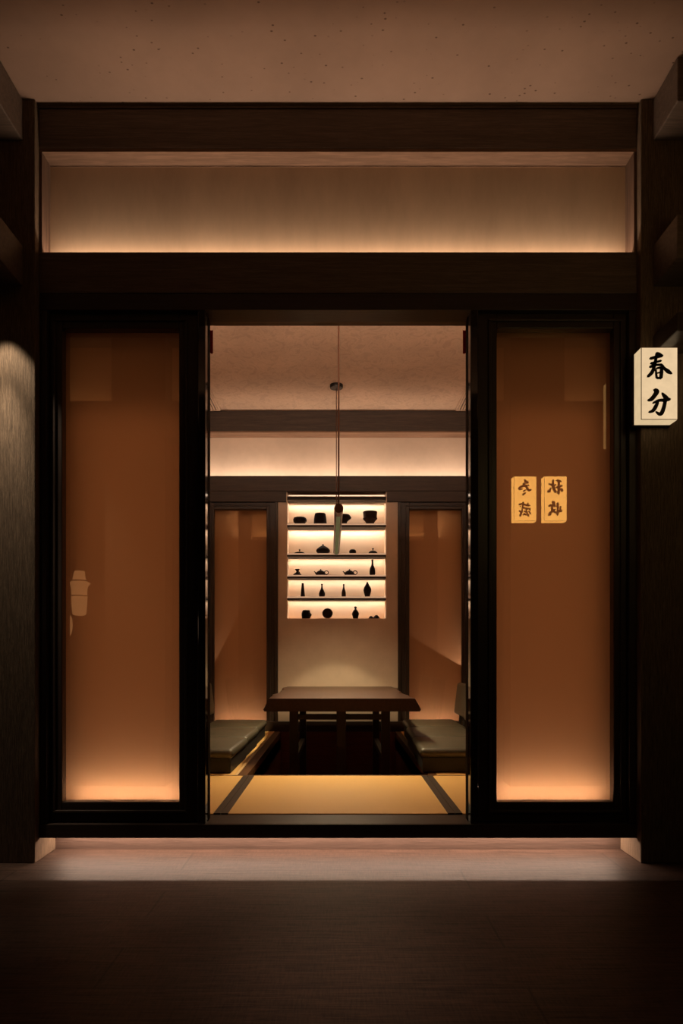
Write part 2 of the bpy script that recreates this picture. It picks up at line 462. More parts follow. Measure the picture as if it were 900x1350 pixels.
b = BX(-WX, WX, 3.0, 3.03, 2.478, 2.503); struct('trim_%d' % n, b, M['beam_x'], 'dark lip hiding the light above the doorway inside the room', 'trim'); n += 1
struct('trim_%d' % n, BX(-WX, WX, 2.945, 3.03, TB, CEIL), M['beam_x'], 'dark timber beam at the room ceiling above the doorway', 'beam'); n += 1
area('inner_niche_light', (0, 2.985, 2.506), 2.6, 0.014, 42.0, WARM, (PI - 0.9, 0, 0))
# backs of the near light boxes, towards the room, are closed by a slim wall beside the doorway
# (left open as translucent amber screens)

# ------------------------------------------------------------------ sill, plinth and raised floor
b = BX(-PX, PX, 2.82, 2.836, 0.093, 0.150, bev=0.002); box(b, -PX, PX, 2.836, 2.995, 0.141, 0.150)
struct('trim_%d' % n, b, M['frame_x'], 'dark timber sill of the raised room with a light hidden underneath', 'sill'); n += 1
b = BX(-PX, PX, 2.826, 2.93, 0.150, 0.1515)
struct('wall_plinth', BX(-PX, PX, 2.985, 3.0, 0.0, 0.141), M['plinth'], 'low brown plinth wall under the sill', 'plinth')
b.free()
area('sill_light', (0, 2.962, 0.1385), 2.40, 0.012, 16.5, PINK, (0.0, 0, 0))
PITX = 0.53; PY0, PY1 = 3.965, 6.30
b = BX(-WX, WX, 3.0, PY0, 0.0, 0.10); box(b, -WX, -PITX, PY0, PY1 + 0.1, 0, 0.10); box(b, PITX, WX, PY0, PY1 + 0.1, 0, 0.10)
struct('floor_platform', b, M['pit'], 'raised floor slab of the room under the mats', 'floor')
b = BX(-PITX - 0.02, PITX + 0.02, PY0 - 0.015, PY1 + 0.02, -0.42, -0.38)
box(b, -PITX - 0.02, -PITX, PY0, PY1, -0.38, 0.100); box(b, PITX, PITX + 0.02, PY0, PY1, -0.38, 0.100)
box(b, -PITX - 0.02, PITX + 0.02, PY0 - 0.015, PY0, -0.38, 0.148); box(b, -PITX - 0.02, PITX + 0.02, PY1, PY1 + 0.03, -0.38, 0.150)
struct('floor_pit', b, M['pit'], 'reddish wooden foot pit sunk into the floor under the table', 'foot pit')
# coping of the pit
b = BX(-0.585, -PITX, PY0, PY1, 0.10, TAT - 0.002, bev=0.002)
struct('trim_%d' % n, b, M['coping'], 'brown wooden edge board on the left side of the foot pit', 'edge board'); n += 1
b = BX(PITX, 0.575, PY0, PY1, 0.10, TAT - 0.002, bev=0.002)
struct('trim_%d' % n, b, M['coping'], 'brown wooden edge board on the right side of the foot pit', 'edge board'); n += 1
b = BX(-0.601, -0.586, PY0, PY1, 0.10, TAT + 0.001, bev=0.002)
struct('trim_%d' % n, b, M['coping_light'], 'pale bright wooden strip beside the seats left of the foot pit', 'edge strip'); n += 1
b = BX(-WX, WX, 3.951, 3.966, 0.10, TAT + 0.001, bev=0.002)
struct('trim_%d' % n, b, M['coping'], 'thin brown wooden strip along the far edge of the straw mats', 'edge strip'); n += 1

def mat(x0, x1, y0, y1, label, borders):
    r = thing('tatami_mat', label, 'tatami mat', ((x0 + x1) / 2, (y0 + y1) / 2, 0.10), 'straw mats on the raised floor')
    link('straw_mat', BX(x0 + 0.001, x1 - 0.001, y0, y1, 0.10, TAT, bev=0.003), M['tatami'], r)
    for (a, c) in borders:
        link('cloth_border', BX(a, c, y0 - 0.001, y1 + 0.0005, 0.148, TAT + 0.0018, bev=0.0008), M['border'], r)
    return r
mat(-0.513, 0.513, 2.996, 3.950, 'middle straw mat right inside the doorway', [(-0.513, -0.482), (0.482, 0.513)])
mat(-WX, -0.514, 2.996, 3.950, 'straw mat at the left edge of the doorway, before the left seats', [(-0.546, -0.515)])
mat(0.514, WX, 2.996, 3.950, 'straw mat at the right edge of the doorway, before the right seats', [(0.515, 0.546)])
mat(-WX, -0.602, 3.967, PY1, 'straw mat under the left row of legless chairs', [])
mat(0.577, WX, 3.967, PY1, 'straw mat under the right row of legless chairs', [])

# ------------------------------------------------------------------ room shell
struct('wall_west', BX(-WX - 0.08, -WX, 2.945, 6.9, 0, CEIL), M['wallp'], 'plaster side wall of the room on the left', 'wall')
struct('wall_east', BX(WX, WX + 0.08, 2.945, 6.9, 0, CEIL), M['wallp'], 'plaster side wall of the room on the right', 'wall')
struct('ceiling_room', BX(-WX, WX, 2.945, 6.9, CEIL, CEIL + 0.08), M['ceil_b'], 'trowelled brown plaster ceiling inside the room', 'ceiling')
Yb = 2.82 + DY
Yw = Yb + 0.03
SX0, SX1 = px(377.8, Yw), px(509.3, Yw)
SZ0, SZ1 = pz(815.3, Yw), pz(649, Yw)
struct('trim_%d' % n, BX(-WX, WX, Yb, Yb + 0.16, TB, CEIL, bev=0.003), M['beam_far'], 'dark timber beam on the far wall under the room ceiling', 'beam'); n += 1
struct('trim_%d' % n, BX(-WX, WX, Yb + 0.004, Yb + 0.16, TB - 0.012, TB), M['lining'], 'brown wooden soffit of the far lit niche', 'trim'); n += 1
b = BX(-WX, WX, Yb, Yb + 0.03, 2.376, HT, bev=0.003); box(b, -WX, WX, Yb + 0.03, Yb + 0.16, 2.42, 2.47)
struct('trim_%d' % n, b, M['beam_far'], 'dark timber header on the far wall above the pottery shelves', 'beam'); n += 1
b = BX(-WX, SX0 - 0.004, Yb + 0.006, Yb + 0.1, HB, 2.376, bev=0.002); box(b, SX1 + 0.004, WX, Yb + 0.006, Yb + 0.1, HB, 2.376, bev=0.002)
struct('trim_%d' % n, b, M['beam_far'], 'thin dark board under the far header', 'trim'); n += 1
struct('wall_niche', BX(-WX, WX, Yb + 0.16, Yb + 0.18, 2.3, CEIL), M['wallp'], 'plaster wall strip of the far lit niche', 'wall')
area('far_niche_light', (0, Yb + 0.065, 2.480), 2.7, 0.03, 7.0, WARM, UP)

# far wall around the shelf opening
b = bmesh.new()
box(b, -0.585, SX0, Yw, Yw + 0.06, 0.155, HB)
box(b, SX1, 0.575, Yw, Yw + 0.06, 0.155, HB)
box(b, SX0, SX1, Yw, Yw + 0.06, 0.155, SZ0)
struct('wall_back', b, M['wallp'], 'brown plaster far wall around the pottery shelves', 'wall')
for s, t in ((-1, 'left'), (1, 'right')):
    a, c = sorted((s * 0.556, s * 0.583))
    struct('trim_%d' % n, BX(a, c, Yb + 0.012, Yb + 0.1, 0.155, HB, bev=0.003), M['frame_z'], 'dark post between the far wall and its %s sliding door' % t, 'door jamb'); n += 1
struct('trim_%d' % n, BX(-WX, WX, Yb + 0.0, Yb + 0.09, 0.10, 0.244, bev=0.002), M['frame_x'], 'dark bottom rail along the far wall', 'trim'); n += 1
struct('wall_beyond', BX(-WX, WX, 6.9, 6.98, 0, CEIL), M['darkwall'], 'dark wall behind the far sliding doors', 'wall')

# ------------------------------------------------------------------ display shelves
def zz(y8): return pz(630 + y8 / 5.294, Yw)
D0, D1 = Yw + 0.004, Yw + 0.235
shelf = thing('display_shelf', 'backlit built-in shelves full of dark pottery on the far wall', 'shelf', ((SX0 + SX1) / 2, Yw, SZ0))
link('back_panel', BX(SX0 - 0.01, SX1 + 0.01, D1, D1 + 0.01, SZ0 - 0.02, SZ1 + 0.01), M['shelf_back'], shelf)
for q0, q1 in ((SX0 - 0.008, SX0 + 0.004), (SX1 - 0.004, SX1 + 0.008)):
    link('side_panel', BX(q0, q1, D0, D1, SZ0 - 0.012, SZ1 + 0.01), M['shelf_back'], shelf)
link('bottom_board', BX(SX0 - 0.008, SX1 + 0.008, D0 - 0.003, D1, SZ0 - 0.012, SZ0), M['shelf_light'], shelf)
BOARDS = [zz(129), zz(318), zz(525.5), zz(677), zz(828)]
for i, zt in enumerate(BOARDS):
    sh = link('shelf_board', BX(SX0 + 0.004, SX1 - 0.004, D0, D0 + 0.165, zt - 0.030, zt - 0.014), M['shelf_dark'], shelf)
    link('board_edge', BX(SX0 + 0.004, SX1 - 0.004, D0 - 0.002, D0 + 0.165, zt - 0.014, zt), M['shelf_glow'] if i else M['shelf_dark'], sh)  # pale front edges painted as glowing; the topmost one stays dark
    area('shelf_light', ((SX0 + SX1) / 2, D0 + 0.19, zt - 0.02), SX1 - SX0 - 0.02, 0.012, (1.7, 1.9, 1.15, 1.05, 1.0)[i], SHELFC, (0, 0, 0))
area('shelf_light', ((SX0 + SX1) / 2, D0 + 0.12, SZ1 + 0.005), SX1 - SX0 - 0.02, 0.02, 0.35, SHELFC, (0, 0, 0))

# ------------------------------------------------------------------ pottery
LIFT = (12, 9.5, 7.6, 5.7, 3.7)
U = 1.0 / 5.294 * (Yw + 0.085) / F
YP = Yw + 0.085
def xx(x8): return px(360 + x8 / 5.294, YP)
FLOORZ = [zt for zt in BOARDS[1:]] + [SZ0]
GR = ['pottery on the top shelf', 'pottery on the second shelf', 'pottery on the third shelf', 'pottery on the fourth shelf', 'pottery on the bottom shelf']
def smoothprof(p, k=4):
    out = []
    n_ = len(p)
    for i in range(n_ - 1):
        p0, p1, p2, p3 = p[max(i - 1, 0)], p[i], p[i + 1], p[min(i + 2, n_ - 1)]
        for j in range(k):
            t = j / k
            out.append(tuple(max(0, 0.5 * ((2 * p1[c]) + (-p0[c] + p2[c]) * t + (2 * p0[c] - 5 * p1[c] + 4 * p2[c] - p3[c]) * t * t + (-p0[c] + 3 * p1[c] - 3 * p2[c] + p3[c]) * t ** 3)) for c in (0, 1)))
    out.append(p[-1])
    return out
def pot(name, label, cat, row, x8, prof, mat='clay', seg=28, sm=True, jitter=0):
    bm = bmesh.new()
    z0 = FLOORZ[row]
    pf = [(a, h + LIFT[row]) for a, h in (smoothprof(prof) if sm else prof)]
    pf = [(pf[0][0], 0)] + pf
    lathe(bm, xx(x8), YP, z0, [(r * U, h * U) for r, h in pf], seg)
    if jitter:
        for v in bm.verts:
            if v.co.z > z0 + 1e-4:
                v.co += Vector((random.uniform(-1, 1), random.uniform(-1, 1), random.uniform(-.6, .6))) * jitter * U
    r = thing(name, label, cat, (xx(x8), YP, z0), GR[row])
    link('body', bm, M[mat], r, smooth=sm and not jitter)
    return r
def knob(r, prof, x8, row, name='knob'):
    bm = bmesh.new(); lathe(bm, xx(x8), YP, FLOORZ[row], [(a * U, (h + LIFT[row]) * U) for a, h in smoothprof(prof)], 18)
    return link(name, bm, M['clay'], r, smooth=True)
def cavity(prof_outer, top):  # adds an inner wall so vessels are hollow
    return prof_outer + top
# top row
pot('pottery_bowl', 'low faceted dark bowl at the left end of the top shelf', 'bowl', 0, 186, [(36, 0), (47, 12), (49, 24), (43, 38), (39, 41), (38, 34), (0, 22)], seg=9, sm=False)
pot('pottery_cup', 'wide dark upright cup, second from left on the top shelf', 'cup', 0, 328, [(46, 0), (45, 8), (43, 35), (39, 60), (36, 68), (33, 69), (31, 62), (0, 58)])
pot('pottery_goblet', 'dark flared bowl half hidden behind the hanging lamp', 'bowl', 0, 495, [(22, 0), (20, 8), (32, 22), (49, 36), (47, 46), (38, 58), (36, 60), (33, 54), (0, 40)])
pot('pottery_bowl', 'tall rough brown bowl with wavy rim at the right end of the top shelf', 'bowl', 0, 676, [(28, 0), (30, 8), (40, 20), (50, 32), (47, 42), (48, 62), (50, 78), (46, 80), (44, 60), (0, 30)], 'clay2')
# second row
r = pot('covered_dish', 'very flat dark dish with round knob at the left end of the second shelf', 'dish', 1, 184, [(37, 0), (34, 3), (20, 8), (3, 10), (0, 10)])
knob(r, [(2.5, 9), (2.2, 16), (5.5, 19), (6, 23), (3, 27), (0, 28)], 184, 1)
r = pot('pottery_jar', 'onion-shaped dark jar with a pointed lid on the second shelf', 'jar', 1, 348, [(38, 0), (47, 10), (48, 20), (42, 30), (24, 44), (9, 52), (0, 53)])
knob(r, [(6, 50), (6, 56), (4.5, 62), (0, 65)], 348, 1)
pot('pottery_cup', 'small round dark cup turned over on the second shelf', 'cup', 1, 554, [(22, 0), (25, 9), (23, 17), (15, 25), (0, 27)])
r = pot('covered_dish', 'domed dark dish with a raised knob at the right end of the second shelf', 'dish', 1, 696, [(32, 0), (30, 5), (20, 14), (6, 18), (0, 18.5)])
knob(r, [(2.5, 17), (2.5, 24), (6.5, 28), (6.5, 32), (3, 35), (0, 35.5)], 696, 1)
# third row
r = pot('incense_burner', 'small hourglass-shaped dark burner at the left end of the third shelf', 'incense burner', 2, 168, [(28, 0), (27, 5), (20, 10), (9, 18), (7, 24), (13, 33), (17, 39), (14, 41), (0, 36)])
bm = bmesh.new(); tube(bm, [(xx(174), YP - 0.01, FLOORZ[2] + 32 * U), (xx(182), YP - 0.012, FLOORZ[2] + 26 * U), (xx(190), YP - 0.012, FLOORZ[2] + 5 * U)], [3.5 * U, 4 * U, 4 * U]); link('handle', bm, M['clay'], r, smooth=True)
def teapot(x8, label):
    r = thing('teapot', label, 'teapot', (xx(x8), YP, FLOORZ[2]), GR[2])
    z0 = FLOORZ[2] + LIFT[2] * U
    bm = bmesh.new(); lathe(bm, xx(x8), YP, z0, [(a * U, h * U) for a, h in smoothprof([(32, -7.6), (32, 0), (35, 5), (33, 14), (24, 23), (16, 26), (0, 26.5)])]); link('body', bm, M['clay'], r, smooth=True)
    bm = bmesh.new(); lathe(bm, xx(x8), YP, z0, [(a * U, h * U) for a, h in smoothprof([(17, 25.5), (14, 29), (5, 32), (4, 34), (5, 37), (3, 40), (0, 40.5)])], 20); link('lid', bm, M['clay'], r, smooth=True)
    bm = bmesh.new(); tube(bm, [(xx(x8 - 28), YP, z0 + 8 * U), (xx(x8 - 36), YP, z0 + 14 * U), (xx(x8 - 41), YP, z0 + 22 * U), (xx(x8 - 46), YP, z0 + 25 * U)], [6 * U, 4.5 * U, 3.2 * U, 2.6 * U]); link('spout', bm, M['clay'], r, smooth=True)
    bm = bmesh.new(); tube(bm, [(xx(x8 + 40) + 14 * U * math.cos(a), YP, z0 + 15.5 * U + 13 * U * math.sin(a)) for a in [i * 2 * PI / 20 for i in range(20)]], 3.0 * U, 8, True); link('handle', bm, M['clay'], r, smooth=True)
teapot(331, 'small dark teapot with ring handle, left one of two on the third shelf')
teapot(532, 'small dark teapot with ring handle, right one of two on the third shelf')
pot('pottery_bottle', 'tall long-necked dark bottle at the right end of the third shelf', 'bottle', 2, 692, [(18, 0), (20, 12), (20, 26), (17, 45), (10, 62), (7, 72), (6, 90), (7, 103), (8, 106), (5, 106), (0, 100)])
# fourth row
pot('pottery_vase', 'slim cone-shaped dark vase at the left end of the fourth shelf', 'vase', 3, 206, [(16, 0), (15.5, 5), (12, 45), (8, 86), (9, 92), (6, 92), (0, 88)])
pot('pottery_bottle', 'pear-shaped dark bottle with thin neck, second from left on the fourth shelf', 'bottle', 3, 340, [(19, 0), (21, 10), (21, 22), (15, 38), (8, 54), (5.5, 66), (5, 80), (7.5, 85), (7, 88), (4, 88), (0, 82)])
pot('pottery_bottle', 'narrow brown bottle right of the middle on the fourth shelf', 'bottle', 3, 492, [(14.5, 0), (15, 10), (14, 30), (9.5, 48), (6, 60), (4.8, 72), (6, 82), (5.5, 86), (3, 86), (0, 80)], 'clay2')
pot('pottery_vase', 'spindle-shaped dark vase with wide belly at the right end of the fourth shelf', 'vase', 3, 657, [(17, 0), (19, 8), (26, 35), (27, 46), (23, 62), (12, 82), (7, 92), (6.5, 99), (4, 100), (0, 94)])
# bottom row
r = pot('pottery_cup', 'irregular lumpy dark cup at the left end of the bottom shelf', 'cup', 4, 230, [(27, 0), (30, 10), (32, 22), (31, 40), (27, 52), (22, 57), (19, 50), (0, 40)], seg=12, jitter=2.2)
bm = bmesh.new(); tube(bm, [(xx(254), YP, FLOORZ[4] + 38 * U), (xx(265), YP, FLOORZ[4] + 32 * U), (xx(262), YP, FLOORZ[4] + 22 * U), (xx(252), YP, FLOORZ[4] + 16 * U)], 4.5 * U); link('handle', bm, M['clay'], r, smooth=True)
r = thing('pottery_plate', 'round dark plate standing upright on the bottom shelf', 'plate', (xx(379), YP, FLOORZ[4]), GR[4])
bm = bmesh.new(); lathe(bm, 0, 0, 0, [(0, 0), (30 * U, 0), (36 * U, 8 * U), (36.5 * U, 10 * U), (34 * U, 10 * U), (28 * U, 4 * U), (0, 3 * U)], 36)
bmesh.ops.transform(bm, matrix=Matrix.Translation((xx(379), YP, FLOORZ[4] + 36.5 * U)) @ Matrix.Rotation(math.radians(80), 4, 'X'), verts=bm.verts)
link('dish', bm, M['clay2'], r, smooth=False)
bm = bmesh.new(); box(bm, xx(358), xx(400), YP - 0.012, YP + 0.03, FLOORZ[4], FLOORZ[4] + 5 * U, bev=0.001); link('stand', bm, M['clay'], r)
pot('pottery_bottle', 'gourd-shaped dark bottle right of the middle on the bottom shelf', 'bottle', 4, 574, [(17, 0), (19, 8), (24, 26), (24, 36), (16, 52), (8, 62), (6, 68), (9, 75), (8.5, 81), (4, 84), (0, 82)])
for x8, w, h, lb in ((684, 20, 20, 'small low dark stone, left of a pair on the bottom shelf'), (721, 25, 26, 'larger peaked dark stone, right of a pair on the bottom shelf')):
    bm = bmesh.new()
    lathe(bm, xx(x8), YP, FLOORZ[4], [(w * U, 0), (w * 0.9 * U, h * 0.3 * U), (w * 0.6 * U, h * 0.7 * U), (w * 0.25 * U, h * U), (0, h * U)], 11)
    for v in bm.verts:
        if v.co.z > FLOORZ[4] + 1e-4: v.co += Vector((random.uniform(-1, 1), random.uniform(-1, 1), random.uniform(-.8, .8))) * 2.2 * U
    o = link('ornamental_stone', bm, M['clay'], origin=(xx(x8), YP, FLOORZ[4])); tag(o, lb, 'stone', GR[4])

# ------------------------------------------------------------------ table
TZ = 0.575; TT = 0.083
table = thing('low_table', 'dark wooden low table with live-edge slab top over the foot pit', 'table', (0.01, 5.25, -0.38))
bm = bmesh.new()
NS = 40; Y0, Y1 = 4.37, 6.16
def edge(t, s):
    w = 0.012 * math.sin(9 * t + (1 if s > 0 else 3)) + 0.008 * math.sin(23 * t + 2 * s) + 0.005 * math.sin(41 * t)
    return (-0.437 - 0.02 * t + w) if s < 0 else (0.478 + 0.012 * t + w)
secs = []
for i in range(NS + 1):
    t = i / NS; y = Y0 + (Y1 - Y0) * t
    l, r_ = edge(t, -1), edge(t, 1)
    f = 0.036 + 0.008 * math.sin(15 * t)
    z = TZ
    ring = [(l, z), (l + 0.004, z), (r_ - 0.004, z), (r_, z - 0.003), (r_ + f * 0.55, z - TT * 0.45), (r_ + f, z - TT * 0.86), (r_ + f * 0.8, z - TT), (l - f * 0.8, z - TT), (l - f, z - TT * 0.86), (l - f * 0.5, z - TT * 0.45), (l - 0.002, z - 0.003)]
    secs.append([bm.verts.new((a, y, c)) for a, c in ring])
for a, c in zip(secs, secs[1:]):
    k = len(a)
    for i in range(k):
        j = (i + 1) % k
        bm.faces.new((a[i], a[j], c[j], c[i]))
bm.faces.new(secs[0]); bm.faces.new(secs[-1][::-1])
link('slab_top', bm, M['table'], table)
zl = TZ - TT
for (x, y, w, d, nm) in ((-0.30, 4.66, .058, .07, 'leg'), (0.325, 4.66, .058, .07, 'leg'), (-0.30, 5.86, .055, .07, 'leg'), (0.325, 5.86, .055, .07, 'leg')):
    link(nm, BX(x - w / 2, x + w / 2, y - d / 2, y + d / 2, -0.38, zl, bev=0.004), M['leg'], table)
for y in (4.58, 5.94):
    link('centre_post', BX(-0.022 + .012, 0.042 + .012, y - 0.03, y + 0.03, -0.38, zl, bev=0.004), M['leg'], table)
for y in (4.66, 5.86):
    link('cross_rail', BX(-0.272, 0.297, y - 0.022, y + 0.022, 0.415, 0.452, bev=0.003), M['leg'], table)
for x in (-0.30, 0.325):
    link('long_rail', BX(x - 0.018, x + 0.018, 4.70, 5.82, 0.10, 0.15, bev=0.003), M['leg'], table)

# ------------------------------------------------------------------ legless chairs
def rounded_slab(x0, x1, y0, y1, z0, z1, r, puff=0.0):
    bm = BX(x0, x1, y0, y1, z0, z1)
    bmesh.ops.bevel(bm, geom=[e for e in bm.edges], offset=r, segments=4, affect='EDGES', profile=0.5)
    return bm
def make_chair():
    r = thing('legless_chair', 'x', 'floor chair', (0, 0, 0), 'legless chairs around the low table')
    link('base', BX(-0.22, 0.195, -0.298, 0.298, 0.002, 0.094, bev=0.006), M['base'], r)
    bm = rounded_slab(-0.24, 0.21, -0.308, 0.308, 0.088, 0.146, 0.027)
    link('seat_cushion', bm, M['leather'], r, smooth=True)
    rail = bmesh.new()
    tube(rail, [(-0.205, 0, 0.03), (-0.255, 0, 0.05), (-0.275, 0, 0.12), (-0.285, 0, 0.30), (-0.29, 0, 0.42)], 0.012)
    for y in (-0.2, 0.2):
        tube(rail, [(-0.205, y, 0.03), (-0.255, y, 0.05), (-0.275, y, 0.12), (-0.285, y, 0.30), (-0.29, y, 0.42)], 0.012)
    link('back_rail', rail, M['base'], r, smooth=True)
    bm = rounded_slab(-0.285, -0.232, -0.29, 0.29, 0.20, 0.47, 0.022)
    bmesh.ops.transform(bm, matrix=Matrix.Translation((-0.235, 0, 0.2)) @ Matrix.Rotation(math.radians(-7), 4, 'Y') @ Matrix.Translation((0.235, 0, -0.2)), verts=bm.verts)
    link('backrest', bm, M['leather'], r, smooth=True)
    return r
def dup(root):
    c = root.copy(); COL.objects.link(c)
    for ch in root.children:
        d = ch.copy(); COL.objects.link(d); d.parent = c
    return c
proto = make_chair()
spots = [(-0.82, 4.31, 0, 'black leather legless chair on the left of the table, nearest the doorway'),
         (-0.82, 4.955, 0, 'black leather legless chair on the left of the table, middle of its row'),
         (-0.825, 5.60, 0, 'black leather legless chair on the left of the table, farthest from the doorway'),
         (0.705, 4.34, PI, 'black leather legless chair on the right of the table, nearest the doorway'),
         (0.73, 4.985, PI, 'black leather legless chair on the right of the table, middle of its row'),
         (0.765, 5.63, PI, 'black leather legless chair on the right of the table, farthest from the doorway')]
for i, (x, y, a, lb) in enumerate(spots):
    o = proto if i == 0 else dup(proto)
    o.location = (x, y, TAT); o.rotation_euler = (0, 0, a + random.uniform(-0.03, 0.03)); o['label'] = lb

# ------------------------------------------------------------------ pendant lamp
LY0, LY1 = 4.06, 5.74
LZ = pz(670, 4.06); LX = px(446.4, 4.06); LX1 = px(443.2, LY1)
lamp = thing('pendant_lamp', 'long thin tube pendant lamp hanging over the low table', 'lamp', (LX, LY0, LZ))
def along(t): return (LX + (LX1 - LX) * t, LY0 + (LY1 - LY0) * t, LZ)
R = 0.0275
bm = bmesh.new(); tube(bm, [along(0), along(0.02)], R, 28); link('end_cap', bm, M['bronze'], lamp)
bm = bmesh.new(); tube(bm, [along(0.0205), along(0.07)], R * 0.97, 28); link('collar', bm, M['bronze'], lamp)
bm = bmesh.new(); tube(bm, [along(0.0705), along(0.078)], R * 0.9, 28); link('ring', bm, M['black'], lamp)
# upper housing: half shell, lower: diffuser
def half(bm, t0, t1, rad, a0, a1, nseg=20):
    A, B = Vector(along(t0)), Vector(along(t1))
    ra, rb = [], []
    for i in range(nseg + 1):
        a = a0 + (a1 - a0) * i / nseg
        o_ = Vector((math.cos(a) * rad, 0, math.sin(a) * rad))
        ra.append(bm.verts.new(A + o_)); rb.append(bm.verts.new(B + o_))
    for i in range(nseg): bm.faces.new((ra[i], ra[i + 1], rb[i + 1], rb[i]))
    bm.faces.new((ra[0], rb[0], rb[-1], ra[-1])); bm.faces.new(ra[::-1]); bm.faces.new(rb)
bm = bmesh.new(); half(bm, 0.0785, 0.985, R * 0.95, math.radians(-58), math.radians(238)); link('tube_housing', bm, M['bronze'], lamp, smooth=False)
bm = bmesh.new(); half(bm, 0.0785, 0.985, R * 0.93, math.radians(240), math.radians(300), 10); link('diffuser', bm, M['diffuser'], lamp)
bm = bmesh.new(); tube(bm, [along(0.9855), along(1.0)], R * 0.97, 28); link('end_cap', bm, M['bronze'], lamp)
for t, yy in ((0.012, None), (0.985, None)):
    p = along(t)
    bm = bmesh.new(); lathe(bm, p[0], p[1], CEIL - 0.03, [(0.03, 0), (0.052, 0.002), (0.055, 0.010), (0.055, 0.03)], 32); link('ceiling_canopy', bm, M['black'], lamp, smooth=False)
    bm = bmesh.new(); tube(bm, [(p[0], p[1], LZ + R * 0.9), (p[0], p[1], CEIL - 0.03)], 0.0048 if t < .5 else 0.0035, 8); link('cord', bm, M['bronze'], lamp)
pm = along(0.47)
area('pendant_light', (pm[0], pm[1], LZ - R - 0.004), 0.022, 1.5, 26.0, YEL, (0, 0, 0), 114)

pe = along(0.975)
spot('pendant_end_spot', (pe[0], pe[1], LZ - R - 0.004), (pe[0], pe[1] + 0.02, 0), 34.0, YEL, 72, 0.22, 0.02)
# ------------------------------------------------------------------ ceiling vents, red strips
for s, t in ((-1, 'left'), (1, 'right')):
    v = thing('ceiling_vent', 'long slatted air vent in the room ceiling at the %s, by the far beam' % t, 'vent', (s * 1.23, 5.75, CEIL - 0.012), 'slatted vents in the room ceiling')
    bm = bmesh.new()
    a, c = sorted((s * 1.08, s * 1.38))
    box(bm, a, a + 0.015, 5.3, 6.29, CEIL - 0.012, CEIL); box(bm, c - 0.015, c, 5.3, 6.29, CEIL - 0.012, CEIL)
    box(bm, a, c, 5.3, 5.315, CEIL - 0.012, CEIL); box(bm, a, c, 6.275, 6.29, CEIL - 0.012, CEIL)
    link('frame', bm, M['ceil_b'], v)
    link('backing', BX(a + .015, c - .015, 5.315, 6.275, CEIL - 0.003, CEIL - 0.001), M['black'], v)
    for k in range(11):
        x = a + 0.028 + k * 0.0245
        link('slat', BX(x - 0.007, x + 0.007, 5.315, 6.275, CEIL - 0.011, CEIL - 0.004), M['ceil_b'], v)
for s, t in ((-1, 'left'), (1, 'right')):
    X = s * 0.571; Yr = 3.06
    bm = bmesh.new()
    nn = 10
    zt, zb = 2.308, pz(466, Yr)
    fr = []
    for i in range(nn + 1):
        u = i / nn
        x = X + s * 0.05 - s * (0.05 + 0.011) * u; y = Yr + 0.006 * math.sin(u * 9)
        fr.append((x, y))
    top = [bm.verts.new((x, y, zt)) for x, y in fr]; bot = [bm.verts.new((x, y, zb + 0.002 * (i % 3))) for i, (x, y) in enumerate(fr)]
    for i in range(nn): bm.faces.new((top[i], top[i + 1], bot[i + 1], bot[i]))
    r_ = bmesh.ops.solidify(bm, geom=list(bm.faces), thickness=0.004)
    o = link('cloth_strip', bm, M['red'], origin=(X, Yr, zb)); tag(o, 'dark red cloth strip hanging inside the top %s corner of the doorway' % t, 'cloth', 'red cloth strips inside the doorway')

# ------------------------------------------------------------------ lantern signs
def stroke(bm, pts, ws, fx, fz, y, th=0.0018, bold=1.22):
    P = [Vector((p[0], p[1])) for p in pts]
    W = [q * bold for q in ws]
    while len(W) < len(P): W.append(W[-1])
    # catmull-rom
    Q, WW = [], []
    for i in range(len(P) - 1):
        p0, p1, p2, p3 = P[max(i - 1, 0)], P[i], P[i + 1], P[min(i + 2, len(P) - 1)]
        for j in range(5):
            t = j / 5
            Q.append(0.5 * ((2 * p1) + (p2 - p0) * t + (2 * p0 - 5 * p1 + 4 * p2 - p3) * t * t + (3 * p1 - p0 - 3 * p2 + p3) * t ** 3))
            WW.append(W[i] * (1 - t) + W[i + 1] * t)
    Q.append(P[-1]); WW.append(W[-1])
    L, Rr = [], []
    nq = len(Q)
    for i, q in enumerate(Q):
        d = (Q[min(i + 1, nq - 1)] - Q[max(i - 1, 0)]).normalized()
        nrm = Vector((-d.y, d.x)); e = 1.0
        if i == 0: e = 0.6
        if i == nq - 1: e = 0.45
        L.append(q + nrm * WW[i] * 0.5 * e); Rr.append(q - nrm * WW[i] * 0.5 * e)
    d0 = (Q[1] - Q[0]).normalized(); d1 = (Q[-1] - Q[-2]).normalized()
    loop = [Q[0] - d0 * WW[0] * 0.3] + L + [Q[-1] + d1 * WW[-1] * 0.3] + Rr[::-1]
    fr = [bm.verts.new((fx(p.x), y - th, fz(p.y))) for p in loop]
    bk = [bm.verts.new((fx(p.x), y, fz(p.y))) for p in loop]
    # strip triangulation front
    n_ = len(L)
    l = fr[1:1 + n_]; tip = fr[1 + n_]; r = fr[2 + n_:][::-1]
    bm.faces.new((fr[0], l[0], r[0]))
    for i in range(n_ - 1): bm.faces.new((l[i], l[i + 1], r[i + 1], r[i]))
    bm.faces.new((l[-1], tip, r[-1]))
    k = len(fr)
    for i in range(k):
        j = (i + 1) % k
        bm.faces.new((fr[i], fr[j], bk[j], bk[i]))
